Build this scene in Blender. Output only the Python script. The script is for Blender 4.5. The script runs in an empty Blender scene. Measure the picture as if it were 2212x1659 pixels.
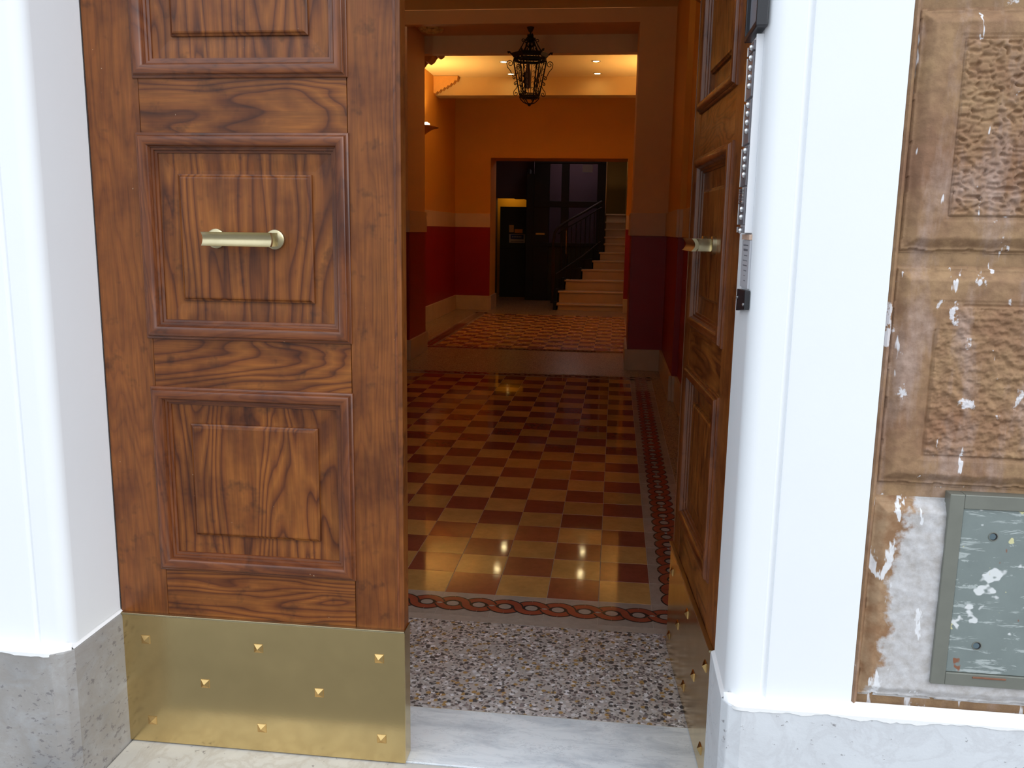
import bpy, bmesh, math, random
from mathutils import Matrix, Vector, noise
random.seed(7)
S = bpy.context.scene
COL = S.collection

# ---------------------------------------------------------------- camera
cam_data = bpy.data.cameras.new('camera')
cam = bpy.data.objects.new('camera', cam_data)
COL.objects.link(cam)
cam_data.sensor_fit = 'HORIZONTAL'
cam_data.sensor_width = 36.0
cam_data.lens = 1865.0 / 2212.0 * 36.0
cam_data.clip_start = 0.05
R = ((0.99289749, 0.03578091, -0.11346495),
     (0.11797386, -0.17276616, 0.97787219),
     (0.01538626, -0.98431275, -0.1757603))
cam.matrix_world = Matrix((
    (R[0][0], -R[0][1], -R[0][2], 0.0),
    (R[1][0], -R[1][1], -R[1][2], 0.0),
    (R[2][0], -R[2][1], -R[2][2], 1.4),
    (0, 0, 0, 1)))
S.camera = cam

# ---------------------------------------------------------------- sky, sun, exposure
S.view_settings.view_transform = 'Standard'
S.view_settings.look = 'None'
S.view_settings.gamma = 1.0
S.view_settings.exposure = 0.0
S.view_settings.use_curve_mapping = False
W = bpy.data.worlds.new('overcast_sky')
S.world = W
W.use_nodes = True
wn, wl = W.node_tree.nodes, W.node_tree.links
bg = wn['Background']
bg.inputs[0].default_value = (0.80, 0.89, 1.0, 1)
bg.inputs[1].default_value = 1.75

sun_d = bpy.data.lights.new('veiled_sun', 'SUN')
sun_d.energy = 1.3
sun_d.angle = math.radians(50)
sun_d.color = (1.0, 0.98, 0.95)
sun = bpy.data.objects.new('veiled_sun', sun_d)
COL.objects.link(sun)
sun.rotation_euler = Vector((0.9, -1.0, 1.1)).to_track_quat('Z', 'Y').to_euler()

# ---------------------------------------------------------------- node helpers
def new_mat(name):
    m = bpy.data.materials.new(name); m.use_nodes = True
    nt = m.node_tree
    return m, nt.nodes, nt.links, nt.nodes['Principled BSDF']

def setv(b, **k):
    for a, v in k.items():
        b.inputs[a.replace('_', ' ')].default_value = v

def coords(n, l, scale=(1, 1, 1), rnd=0.0):
    tc = n.new('ShaderNodeTexCoord')
    out = tc.outputs['Object']
    if rnd:
        oi = n.new('ShaderNodeObjectInfo')
        mm = n.new('ShaderNodeVectorMath'); mm.operation = 'MULTIPLY'
        cb = n.new('ShaderNodeCombineXYZ')
        for i in range(3): l.new(oi.outputs['Random'], cb.inputs[i])
        l.new(cb.outputs[0], mm.inputs[0]); mm.inputs[1].default_value = (rnd, rnd * 1.7, rnd * .6)
        ad = n.new('ShaderNodeVectorMath'); ad.operation = 'ADD'
        l.new(out, ad.inputs[0]); l.new(mm.outputs[0], ad.inputs[1])
        out = ad.outputs[0]
    mp = n.new('ShaderNodeMapping'); mp.inputs['Scale'].default_value = scale
    l.new(out, mp.inputs[0])
    return mp.outputs[0]

def noise_n(n, l, vec, scale, detail=3, rough=.55, dist=0):
    t = n.new('ShaderNodeTexNoise'); t.inputs['Scale'].default_value = scale
    t.inputs['Detail'].default_value = detail; t.inputs['Roughness'].default_value = rough
    t.inputs['Distortion'].default_value = dist
    l.new(vec, t.inputs['Vector']); return t.outputs['Fac']

def ramp(n, l, fac, stops, interp='LINEAR'):
    r = n.new('ShaderNodeValToRGB'); r.color_ramp.interpolation = interp
    e = r.color_ramp.elements
    while len(e) < len(stops): e.new(0.5)
    for i, (p, c) in enumerate(stops):
        e[i].position = p
        e[i].color = (c[0], c[1], c[2], 1) if hasattr(c, '__len__') else (c, c, c, 1)
    l.new(fac, r.inputs[0]); return r.outputs[0]

def mix(n, l, fac, a, b, mode='MIX'):
    m = n.new('ShaderNodeMix'); m.data_type = 'RGBA'; m.blend_type = mode
    for sock, v in ((m.inputs[0], fac), (m.inputs[6], a), (m.inputs[7], b)):
        if hasattr(v, 'is_output') or hasattr(v, 'links'): l.new(v, sock)
        elif isinstance(v, (int, float)): sock.default_value = v
        else: sock.default_value = (v[0], v[1], v[2], 1)
    return m.outputs[2]

def math_n(n, l, op, a, b=0.0, clamp=False):
    m = n.new('ShaderNodeMath'); m.operation = op; m.use_clamp = clamp
    for i, v in enumerate((a, b)):
        if isinstance(v, (int, float)): m.inputs[i].default_value = v
        else: l.new(v, m.inputs[i])
    return m.outputs[0]

def bump(n, l, b, h, strength=.3, dist=.002):
    bp = n.new('ShaderNodeBump'); bp.inputs['Strength'].default_value = strength
    bp.inputs['Distance'].default_value = dist
    l.new(h, bp.inputs['Height']); l.new(bp.outputs[0], b.inputs['Normal'])

# ---------------------------------------------------------------- materials
def wood(name, vertical=True, tone=1.0, figure=1.0, fc=.6, red=0.0, coat=.10):
    m, n, l, b = new_mat(name)
    sc = (5.2 * figure, 5.2, .85 * figure) if vertical else (.95 * figure, 5.2, 5.2 * figure)
    v = coords(n, l, sc, rnd=5.0)
    vt = coords(n, l, (1, 1, 1), rnd=5.0)
    # growth rings: contour lines of a stretched noise field
    fld = noise_n(n, l, v, 1.0, 3.0, .42, .35)
    ring = math_n(n, l, 'FRACT', math_n(n, l, 'MULTIPLY', fld, 23.0))
    fib = noise_n(n, l, coords(n, l, (1, 1, .03) if vertical else (.03, 1, 1), rnd=5.0), 210, 3, .7)
    fib2 = noise_n(n, l, coords(n, l, (1, 1, .06) if vertical else (.06, 1, 1), rnd=5.0), 42, 4, .65)
    blot = noise_n(n, l, vt, 6.0, 4, .6)
    blot2 = noise_n(n, l, vt, 19, 3, .6)
    light, mid, dark = (.38, .128, .020), (.245, .070, .011), (.10, .023, .006)
    g = ramp(n, l, ring, [(0, mid), (.35, light), (.72, mid), (.92, dark), (1, mid)])
    c = mix(n, l, fc, (.255, .079, .0135), g)
    c = mix(n, l, .7, c, ramp(n, l, fib2, [(.32, .62), (.5, 1.0), (.7, 1.15)]), 'MULTIPLY')
    c = mix(n, l, .6, c, ramp(n, l, fib, [(.35, .70), (.65, 1.12)]), 'MULTIPLY')
    c = mix(n, l, .95, c, ramp(n, l, blot, [(.30, (.50, .40, .40)), (.50, (.95, .93, .93)), (.72, (1.2, 1.22, 1.2))]), 'MULTIPLY')
    c = mix(n, l, .8, c, ramp(n, l, blot2, [(.28, .50), (.40, 1.0)]), 'MULTIPLY')
    c = mix(n, l, 1.0, c, (.80 * tone, .78 * tone * (1 - .12 * red), .84 * tone), 'MULTIPLY')
    sp = noise_n(n, l, vt, 75, 2, .6)
    c = mix(n, l, ramp(n, l, sp, [(.775, 0), (.79, .8)]), c, (.50, .36, .24))
    l.new(c, b.inputs['Base Color'])
    l.new(ramp(n, l, blot2, [(.3, .46), (.7, .34)]), b.inputs['Roughness'])
    setv(b, Specular_IOR_Level=.40, Coat_Weight=coat, Coat_Roughness=.2)
    h = mix(n, l, .35, ramp(n, l, fib, [(0, 0), (1, 1)]), ramp(n, l, ring, [(0, .5), (.5, .6), (.9, .2), (1, .5)]))
    bump(n, l, b, h, .12, .0008)
    return m

M = {}
M['wood_v'] = wood('varnished_pine_upright', True, 1.0, 1.0, .28)
M['wood_h'] = wood('varnished_pine_level', False, .90, 1.0, .85)
M['wood_panel'] = wood('varnished_pine_figured', True, .92, .9, .85)
M['wood_mould_v'] = wood('varnished_pine_moulding', True, .80, 1.6, .4, 1, .45)
M['wood_mould_h'] = wood('varnished_pine_moulding_level', False, .78, 1.6, .4, 1, .45)

def brass(name, col, r0, r1, mott=.25):
    m, n, l, b = new_mat(name)
    v = coords(n, l)
    a = noise_n(n, l, v, 7, 5, .6); s = noise_n(n, l, v, 220, 2, .6)
    c = mix(n, l, ramp(n, l, a, [(.35, 0), (.7, 1)]), [x * (1 - mott) for x in col], col)
    l.new(c, b.inputs['Base Color'])
    l.new(ramp(n, l, a, [(.3, r1), (.7, r0)]), b.inputs['Roughness'])
    setv(b, Metallic=1.0)
    bump(n, l, b, s, .10, .0006)
    return m
M['brass'] = brass('kick_plate_brass', (.77, .59, .285), .16, .24, .14)
M['brass_stud'] = brass('stud_brass', (.82, .55, .22), .2, .3)
M['brass_handle'] = brass('handle_brass', (.66, .56, .34), .26, .36)

def plain(name, col, rough=.6, var=.12, scale=6, bmp=.12, spec=.5, metal=0, bscale=140, dist=.001):
    m, n, l, b = new_mat(name)
    v = coords(n, l)
    a = noise_n(n, l, v, scale, 5, .6)
    c = mix(n, l, a, [x * (1 - var) for x in col], [min(1, x * (1 + var)) for x in col])
    l.new(c, b.inputs['Base Color'])
    setv(b, Roughness=rough, Specular_IOR_Level=spec, Metallic=metal)
    if bmp: bump(n, l, b, noise_n(n, l, v, bscale, 3, .6), bmp, dist)
    return m
M['white_paint'] = plain('white_painted_stucco', (.84, .86, .885), .55, .02, 5, .12, .3)
M['drip_white'] = plain('white_paint_on_ledge', (.88, .88, .88), .5, .04, 30, .3, .3)
M['ochre_wall'] = plain('ochre_wall_paint', (.70, .335, .055), .62, .06, 3, .12, .35)
M['beam_paint'] = plain('ochre_cream_beam_paint', (.62, .42, .17), .7, .04, 3, .1, .3)
M['daylit_ochre'] = plain('daylit_ochre_paint', (.80, .50, .27), .6, .05, 3, .1, .3)  # cross wall's ochre with bluish daylight from the door put into the colour
M['cream_paint'] = plain('cream_wall_paint', (.84, .66, .45), .7, .04, 3, .1, .3)
M['ceiling_paint'] = plain('cream_ceiling_paint', (.82, .62, .30), .8, .03, 3, .08, .2)
M['red_paint'] = plain('dark_red_gloss_dado', (.30, .008, .012), .38, .08, 3, .08, .4)
M['travertine'] = plain('pale_skirting_marble', (.60, .46, .35), .35, .2, 4, .05, .4)
M['belt_stone'] = plain('belt_course_stone', (.66, .47, .36), .55, .08, 4, .05, .3)
M['step_marble'] = plain('step_marble', (.62, .42, .22), .28, .12, 5, .04, .5)
M['dark_iron'] = plain('blackened_iron', (.018, .014, .013), .5, .2, 20, .1, .4)
M['stair_dark_steel'] = plain('dark_painted_steel', (.014, .014, .016), .5, .2, 8, .05, .3)  # near-black paint of the steelwork itself
M['green_black'] = plain('dark_green_metal', (.022, .026, .018), .45, .15, 6, .05, .3)
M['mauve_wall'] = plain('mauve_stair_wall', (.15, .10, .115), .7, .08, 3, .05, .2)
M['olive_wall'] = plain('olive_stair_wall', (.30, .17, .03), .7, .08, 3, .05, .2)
M['yellow_wall'] = plain('yellow_passage_wall', (.75, .38, .02), .7, .05, 3, .05, .2)
M['steel'] = plain('stainless_steel', (.80, .81, .83), .28, .05, 30, .05, .5, 1.0)
M['steel_white'] = plain('brushed_panel_edge', (.86, .86, .88), .35, .03, 30, .03, .5)
M['steel_dark'] = plain('grey_panel_face', (.20, .19, .205), .35, .1, 30, .03, .5, .3)
M['black_plastic'] = plain('black_plastic', (.02, .02, .024), .35, .1, 20, .03, .5)
M['grey_glass'] = plain('grey_lens', (.30, .31, .35), .2, .05, 8, 0, .6)
M['paper'] = plain('notice_paper', (.50, .50, .53), .5, .05, 10, .03, .4)
M['ink'] = plain('faded_ink', (.17, .17, .19), .6, .2, 40, 0, .3)
M['sign_white'] = plain('sign_white', (.42, .40, .38), .5, .03, 5, 0, .3)
M['sign_blue'] = plain('sign_blue', (.03, .05, .22), .5, .03, 5, 0, .3)
M['sign_yellow'] = plain('sign_yellow', (.75, .34, .03), .5, .03, 5, 0, .3)
M['sign_pale'] = plain('sign_pale_yellow', (.55, .33, .10), .5, .03, 5, 0, .3)
M['stucco_gold'] = plain('gilded_stucco', (.90, .62, .26), .5, .25, 30, .5, .5, 0, 60, .004)
M['plaster_corbel'] = plain('painted_stucco_corbel', (.62, .30, .07), .6, .15, 30, .5, .3, 0, 60, .004)
M['opposite'] = plain('street_facade_plaster', (.70, .66, .58), .8, .1, 1, .1, .2)
M['asphalt'] = plain('basalt_paving', (.21, .205, .20), .7, .2, 9, .4, .4, 0, 60, .004)

def zinc(name, base, streaks):
    m, n, l, b = new_mat(name)
    v = coords(n, l, (1, 1, 1)); vs = coords(n, l, (.45, 1, 2.4))
    a = noise_n(n, l, v, 9, 6, .6)
    c = mix(n, l, a, [x * .75 for x in base], [x * 1.25 for x in base])
    if streaks:
        s = noise_n(n, l, vs, 17, 5, .75, .4)
        c = mix(n, l, ramp(n, l, s, [(.565, 0), (.60, .7)]), c, (.56, .61, .60))
        s2 = noise_n(n, l, coords(n, l, (1.0, 1, 1.3)), 6.5, 4, .7)
        c = mix(n, l, ramp(n, l, s2, [(.585, 0), (.605, 1)]), c, (.78, .80, .80))
        s3 = noise_n(n, l, coords(n, l, (1.3, 1, 1)), 13.5, 3, .7)
        c = mix(n, l, ramp(n, l, s3, [(.66, 0), (.68, 1)]), c, (.28, .12, .07))
        s4 = noise_n(n, l, coords(n, l, (1, 3, 1)), 19, 3, .6)
        c = mix(n, l, ramp(n, l, s4, [(.68, 0), (.70, 1)]), c, (.72, .68, .38))
    l.new(c, b.inputs['Base Color'])
    setv(b, Metallic=.25, Roughness=.42)
    bump(n, l, b, a, .15, .002)
    return m
M['zinc_frame'] = zinc('weathered_zinc_frame', (.20, .205, .175), False)
M['zinc_door'] = zinc('scratched_zinc_door', (.235, .275, .265), True)
M['rust'] = plain('rusty_edge', (.22, .10, .06), .7, .3, 40, .2, .3)
M['hole_grey'] = plain('grey_plug', (.10, .14, .16), .5, .1, 10, 0, .3)

def stone(name, kind):
    m, n, l, b = new_mat(name)
    v = coords(n, l); vv = coords(n, l, (1.6, 1, .45))
    a = noise_n(n, l, v, 5.5, 6, .62); f = noise_n(n, l, v, 38, 5, .65); q = noise_n(n, l, v, 150, 3, .6)
    st = noise_n(n, l, vv, 10, 5, .6)
    brown = {'flat': (.255, .138, .082), 'rough': (.27, .142, .08), 'joint': (.27, .16, .09)}[kind]
    c = mix(n, l, ramp(n, l, a, [(.35, 0), (.62, 1)]), brown, (.36, .225, .12))
    c = mix(n, l, ramp(n, l, st, [(.50, 0), (.66, .8)]), c, (.42, .30, .245))
    c = mix(n, l, ramp(n, l, f, [(.2, .75), (.6, 0)]), c, [x * .62 for x in brown])
    wht = noise_n(n, l, coords(n, l, (1.1, 1, .8)), 12.5, 5, .62)
    c = mix(n, l, ramp(n, l, wht, [(.645, 0), (.67, .9)]), c, (.70, .68, .70))
    wh2 = noise_n(n, l, coords(n, l, (2.4, 2.4, .5)), 14, 3, .6)
    c = mix(n, l, ramp(n, l, wh2, [(.655, 0), (.68, .9)]), c, (.76, .74, .76))
    l.new(c, b.inputs['Base Color'])
    setv(b, Roughness=.75, Specular_IOR_Level=.25)
    bump(n, l, b, mix(n, l, .4, f, q), .45, .004)
    return m
M['stone'] = stone('painted_peperino', 'flat')
M['stone_rough'] = stone('vermiculated_peperino', 'rough')
M['stone_joint'] = stone('recessed_joint', 'joint')

def patched():
    # stone with grey cement patching round the meter box
    m, n, l, b = new_mat('cement_patched_stone')
    v = coords(n, l)
    sep = n.new('ShaderNodeSeparateXYZ'); l.new(v, sep.inputs[0])
    a = noise_n(n, l, v, 9, 6, .65); f = noise_n(n, l, v, 45, 5, .65); bl = noise_n(n, l, v, 20, 4, .6)
    # box-shaped distance from the meter box, warped by noise
    dx = math_n(n, l, 'SUBTRACT', .69, sep.outputs[0])
    dz = math_n(n, l, 'SUBTRACT', sep.outputs[2], .86)
    d = math_n(n, l, 'MAXIMUM', dx, math_n(n, l, 'MULTIPLY', dz, 2.0))
    w = math_n(n, l, 'ADD', d, math_n(n, l, 'MULTIPLY', math_n(n, l, 'SUBTRACT', a, .5), .22))
    low = math_n(n, l, 'MULTIPLY', math_n(n, l, 'SUBTRACT', .66, sep.outputs[2]), .16)
    w = math_n(n, l, 'SUBTRACT', w, low)
    brown = mix(n, l, ramp(n, l, bl, [(.4, 0), (.6, 1)]), (.27, .15, .08), (.38, .25, .15))
    grey = mix(n, l, ramp(n, l, f, [(.3, 0), (.7, 1)]), (.42, .39, .37), (.60, .59, .60))
    c = mix(n, l, ramp(n, l, w, [(.068, 0), (.085, 1)]), grey, brown)
    wh = noise_n(n, l, coords(n, l, (2.2, 1, .7)), 11, 4, .6)
    c = mix(n, l, ramp(n, l, wh, [(.63, 0), (.65, .9)]), c, (.76, .76, .78))
    l.new(c, b.inputs['Base Color']); setv(b, Roughness=.8, Specular_IOR_Level=.2)
    bump(n, l, b, mix(n, l, .5, a, f), .5, .005)
    return m
M['patched'] = patched()

def marble(name, base, vein, scale, vs=.5, rough=.35, pits=False, veinw=.05, pitb=0.0, mott=.82):
    m, n, l, b = new_mat(name)
    v = coords(n, l)
    big = noise_n(n, l, v, scale, 6, .6)
    c = mix(n, l, ramp(n, l, big, [(.3, 0), (.7, 1)]), base, [x * mott for x in base])
    vn = noise_n(n, l, coords(n, l, (1.0, .55, 1.2)), scale * 1.6, 8, .62, .8)
    ridge = math_n(n, l, 'ABSOLUTE', math_n(n, l, 'SUBTRACT', vn, .5))
    c = mix(n, l, ramp(n, l, ridge, [(0, vs), (veinw, 0)]), c, vein)
    if pits:
        p = noise_n(n, l, coords(n, l, (1, 1, 1.5)), 48, 5, .68)
        msk = noise_n(n, l, v, 5, 3, .5)
        pp = math_n(n, l, 'ADD', p, math_n(n, l, 'MULTIPLY', msk, .28))
        c = mix(n, l, ramp(n, l, pp, [(.79 - pitb, 0), (.84 - pitb, .75)]), c, (.16, .145, .15))
        bump(n, l, b, mix(n, l, .6, p, big), .35, .004)
    l.new(c, b.inputs['Base Color']); setv(b, Roughness=rough, Specular_IOR_Level=.45)
    return m
M['base_left'] = marble('worn_travertine_plinth', (.43, .42, .415), (.28, .25, .22), 6, .55, .7, True, .16, .06, .60)
M['base_right'] = marble('white_plinth_marble', (.70, .72, .75), (.52, .52, .54), 4.5, .35, .6, True, .05, .015, .90)
M['sill'] = marble('carrara_sill', (.70, .73, .76), (.34, .38, .42), 6.5, .55, .3, False, .022)
def carrara():
    m, n, l, b = new_mat('carrara_sill_clouded')
    tc = n.new('ShaderNodeTexCoord'); mp = n.new('ShaderNodeMapping'); l.new(tc.outputs['Object'], mp.inputs[0])
    mp.inputs['Rotation'].default_value = (0, 0, math.radians(38)); mp.inputs['Scale'].default_value = (1.0, 3.4, 1.0)
    a = noise_n(n, l, mp.outputs[0], 5.0, 7, .68, .5)
    c = mix(n, l, ramp(n, l, a, [(.46, 0), (.66, .75)]), (.74, .77, .80), (.44, .48, .53))
    v2 = noise_n(n, l, mp.outputs[0], 8.0, 6, .7, .9)
    r_ = math_n(n, l, 'ABSOLUTE', math_n(n, l, 'SUBTRACT', v2, .47))
    c = mix(n, l, ramp(n, l, r_, [(0, .55), (.012, 0)]), c, (.34, .37, .41))
    l.new(c, b.inputs['Base Color']); setv(b, Roughness=.3); return m
M['sill'] = carrara()
M['sill_front'] = marble('worn_step_marble', (.60, .58, .54), (.40, .36, .31), 5, .5, .5, True, .06)

def terrazzo(name, ground, chips, scale, rough=.3):
    m, n, l, b = new_mat(name)
    v = coords(n, l)
    vo = n.new('ShaderNodeTexVoronoi'); vo.inputs['Scale'].default_value = scale; l.new(v, vo.inputs['Vector'])
    sp = n.new('ShaderNodeSeparateColor'); l.new(vo.outputs['Color'], sp.inputs[0])
    k = len(chips)
    c = ramp(n, l, sp.outputs[0], [(i / k, ch) for i, ch in enumerate(chips)], 'CONSTANT')
    edge = ramp(n, l, vo.outputs['Distance'], [(.46, 0), (.62, 1)])
    c = mix(n, l, edge, c, ground)
    vo2 = n.new('ShaderNodeTexVoronoi'); vo2.inputs['Scale'].default_value = scale * 2.3; l.new(v, vo2.inputs['Vector'])
    s2 = n.new('ShaderNodeSeparateColor'); l.new(vo2.outputs['Color'], s2.inputs[0])
    c = mix(n, l, ramp(n, l, s2.outputs[1], [(.80, 0), (.81, .8)]), c, (.09, .08, .08))
    l.new(c, b.inputs['Base Color']); setv(b, Roughness=rough, Specular_IOR_Level=.5)
    return m
M['terrazzo'] = terrazzo('grey_chip_terrazzo', (.46, .42, .40),
                         [(.60, .57, .57), (.42, .38, .37), (.08, .075, .08), (.72, .70, .72), (.36, .32, .31), (.40, .25, .10), (.55, .52, .52), (.25, .21, .21)], 66, .28)
M['terrazzo_hall'] = terrazzo('brown_chip_terrazzo', (.40, .27, .16),
                              [(.46, .31, .19), (.36, .24, .15), (.27, .18, .12), (.48, .35, .22)], 85, .26)

def tile_mat(name, col, var, rough=.065):
    m, n, l, b = new_mat(name)
    v = coords(n, l, (1, 1, 1), rnd=4.0)
    a = noise_n(n, l, v, 9, 5, .6); f = noise_n(n, l, v, 45, 4, .6)
    c = mix(n, l, ramp(n, l, a, [(.3, 0), (.7, 1)]), [x * (1 - var) for x in col], [x * (1 + var) for x in col])
    c = mix(n, l, ramp(n, l, f, [(.3, .35), (.55, 0)]), c, [x * .7 for x in col])
    oi = n.new('ShaderNodeObjectInfo')
    c = mix(n, l, .8, c, ramp(n, l, oi.outputs['Random'], [(0, .82), (1, 1.12)]), 'MULTIPLY')
    l.new(c, b.inputs['Base Color'])
    l.new(ramp(n, l, a, [(.3, rough), (.7, rough * .7)]), b.inputs['Roughness'])
    setv(b, Specular_IOR_Level=.28)
    bump(n, l, b, noise_n(n, l, v, 14, 2, .5), .05, .002)
    return m
M['tile_red'] = tile_mat('red_cement_tile', (.27, .068, .04), .12)
M['tile_yellow'] = tile_mat('ochre_cement_tile', (.56, .31, .10), .15)
M['tile_red_far'] = tile_mat('worn_red_cement_tile', (.30, .075, .04), .12, .30)
M['tile_yellow_far'] = tile_mat('worn_ochre_cement_tile', (.56, .31, .10), .15, .30)
M['tile_cream'] = tile_mat('putty_cement_tile', (.42, .345, .29), .08)
M['ribbon_red'] = tile_mat('red_guilloche_strand', (.36, .085, .045), .1)
M['ribbon_black'] = tile_mat('black_guilloche_outline', (.045, .035, .032), .1)
M['grout'] = plain('tile_grout', (.46, .38, .31), .6, .1, 30, 0, .3)

def emit(name, col, s):
    m, n, l, b = new_mat(name)
    setv(b, Emission_Color=(*col, 1), Emission_Strength=s, Base_Color=(*col, 1)); return m
M['shade_glow'] = emit('lit_opal_shade', (1.0, .75, .35), 3)
M['bulb'] = emit('lit_halogen', (1.0, .80, .42), 60)
M['spot_lens'] = emit('lit_spot_lens', (1.0, .80, .40), 45)

def glass_mat(name, tint, opac, rough=.08):
    m, n, l, b = new_mat(name)
    out = n['Material Output']
    tr = n.new('ShaderNodeBsdfTransparent'); tr.inputs[0].default_value = (*tint, 1)
    setv(b, Base_Color=(.05, .045, .05, 1), Roughness=rough)
    mx = n.new('ShaderNodeMixShader'); mx.inputs[0].default_value = opac
    l.new(tr.outputs[0], mx.inputs[1]); l.new(b.outputs[0], mx.inputs[2]); l.new(mx.outputs[0], out.inputs[0])
    return m
M['lift_glass'] = glass_mat('wired_lift_glass', (.85, .8, .85), .22)
M['frosted'] = plain('frosted_globe_glass', (.22, .15, .13), .35, .05, 10, 0, .5)

# ---------------------------------------------------------------- mesh builder
class MB:
    def __init__(s): s.v = []; s.f = []; s.m = []
    def quad(s, pts, mi=0):
        k = len(s.v); s.v += [tuple(p) for p in pts]; s.f.append(tuple(range(k, k + len(pts)))); s.m.append(mi); return s
    def box(s, x0, x1, y0, y1, z0, z1, mi=0):
        k = len(s.v)
        s.v += [(x, y, z) for z in (z0, z1) for y in (y0, y1) for x in (x0, x1)]
        for f in ((0, 2, 3, 1), (4, 5, 7, 6), (0, 1, 5, 4), (2, 6, 7, 3), (0, 4, 6, 2), (1, 3, 7, 5)):
            s.f.append(tuple(k + i for i in f)); s.m.append(mi)
        return s
    def prism(s, poly, z0, z1, mi=0, axis='z', cap=True):
        # poly in the plane perpendicular to axis
        k = len(s.v); n = len(poly)
        def P(a, b, c):
            return {'z': (a, b, c), 'y': (a, c, b), 'x': (c, a, b)}[axis]
        s.v += [P(a, b, z0) for a, b in poly] + [P(a, b, z1) for a, b in poly]
        for i in range(n):
            j = (i + 1) % n
            s.f.append((k + i, k + j, k + n + j, k + n + i)); s.m.append(mi)
        if cap:
            s.f.append(tuple(k + i for i in range(n))[::-1]); s.m.append(mi)
            s.f.append(tuple(k + n + i for i in range(n))); s.m.append(mi)
        return s
    def tube(s, pts, r, seg=8, mi=0, closed=False, squash=None):
        pts = [Vector(p) for p in pts]; n = len(pts); k = len(s.v)
        rs = r if hasattr(r, '__len__') else [r] * n
        up = None
        for i, p in enumerate(pts):
            a = pts[i - 1] if (i > 0 or closed) else p
            c = pts[(i + 1) % n] if (i < n - 1 or closed) else p
            t = (c - a).normalized()
            if up is None:
                up = t.orthogonal().normalized()
            up = (up - t * up.dot(t))
            up = up.normalized() if up.length > 1e-6 else t.orthogonal().normalized()
            w = t.cross(up)
            for j in range(seg):
                an = 2 * math.pi * j / seg
                s.v.append(tuple(p + up * (math.cos(an) * rs[i]) + w * (math.sin(an) * rs[i])))
        for i in range(n if closed else n - 1):
            for j in range(seg):
                a = k + i * seg + j; b_ = k + i * seg + (j + 1) % seg
                i2 = (i + 1) % n
                c = k + i2 * seg + (j + 1) % seg; d = k + i2 * seg + j
                s.f.append((a, b_, c, d)); s.m.append(mi)
        if not closed:
            s.f.append(tuple(k + j for j in range(seg))[::-1]); s.m.append(mi)
            s.f.append(tuple(k + (n - 1) * seg + j for j in range(seg))); s.m.append(mi)
        return s
    def lathe(s, prof, c=(0, 0, 0), seg=24, mi=0, axis='z', a0=0, a1=2 * math.pi):
        k = len(s.v); n = len(prof); full = abs(a1 - a0 - 2 * math.pi) < 1e-6
        cols = seg if full else seg + 1
        for j in range(cols):
            an = a0 + (a1 - a0) * j / seg
            for r, h in prof:
                if axis == 'z': p = (c[0] + r * math.cos(an), c[1] + r * math.sin(an), c[2] + h)
                elif axis == 'y': p = (c[0] + r * math.cos(an), c[1] + h, c[2] + r * math.sin(an))
                else: p = (c[0] + h, c[1] + r * math.cos(an), c[2] + r * math.sin(an))
                s.v.append(p)
        for j in range(seg):
            j2 = (j + 1) % cols
            for i in range(n - 1):
                s.f.append((k + j * n + i, k + j2 * n + i, k + j2 * n + i + 1, k + j * n + i + 1)); s.m.append(mi)
        return s
    def data(s, name, mats, smooth=False, fix=True, dedupe=False):
        me = bpy.data.meshes.new(name)
        me.from_pydata(s.v, [], s.f)
        for m_ in mats: me.materials.append(M[m_])
        me.polygons.foreach_set('material_index', s.m)
        if fix or dedupe:
            bm = bmesh.new(); bm.from_mesh(me)
            if dedupe: bmesh.ops.remove_doubles(bm, verts=bm.verts, dist=1e-5)
            if fix: bmesh.ops.recalc_face_normals(bm, faces=bm.faces)
            bm.to_mesh(me); bm.free()
        if smooth:
            me.polygons.foreach_set('use_smooth', [True] * len(me.polygons))
            try: me.set_sharp_from_angle(angle=math.radians(40))
            except Exception: pass
        me.update(); return me
    def build(s, name, mats, parent=None, smooth=False, bevel=0, fix=True, dedupe=False, seg=2):
        if isinstance(mats, str): mats = [mats]
        o = bpy.data.objects.new(name, s.data(name, mats, smooth, fix, dedupe))
        COL.objects.link(o)
        if parent: o.parent = parent
        if bevel:
            md = o.modifiers.new('edge', 'BEVEL'); md.width = bevel; md.segments = seg; md.limit_method = 'ANGLE'
        return o

def B(*a): return MB().box(*a)
def empty(name, loc=(0, 0, 0), rz=0):
    o = bpy.data.objects.new(name, None); COL.objects.link(o); o.location = loc; o.rotation_euler = (0, 0, rz)
    o.empty_display_size = .05; return o
def tag(o, label, cat, group=None):
    o['label'] = label; o['category'] = cat
    if group: o['group'] = group
    return o
def struct(o, label=None, cat=None):
    o['kind'] = 'structure'
    if label: o['label'] = label
    if cat: o['category'] = cat
    return o
def stuff(o): o['kind'] = 'stuff'; return o
def inst(name, me, loc, parent, rz=0):
    o = bpy.data.objects.new(name, me); COL.objects.link(o); o.location = loc
    o.rotation_euler = (0, 0, rz); o.parent = parent; return o

# ================================================================= LARGE STRUCTURE
XL, XR = -1.283, .279          # clear opening of the doorway
YD = 2.038                     # outer face of the door leaves
LW = .775                      # one leaf
HT = 3.05                      # head of the doorway

# ---- street in front (seen in the brass), opposite side of the street
g = B(-14, 14, -12, 1.86, -.20, -.15).build('floor_street', 'asphalt')
struct(g, 'dark basalt street paving in front of the doorway', 'pavement')
ow = B(-14, 14, -12.3, -12.0, -.15, 5).build('wall_opposite', 'opposite')
struct(ow, 'plastered house front across the street', 'wall')

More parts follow.
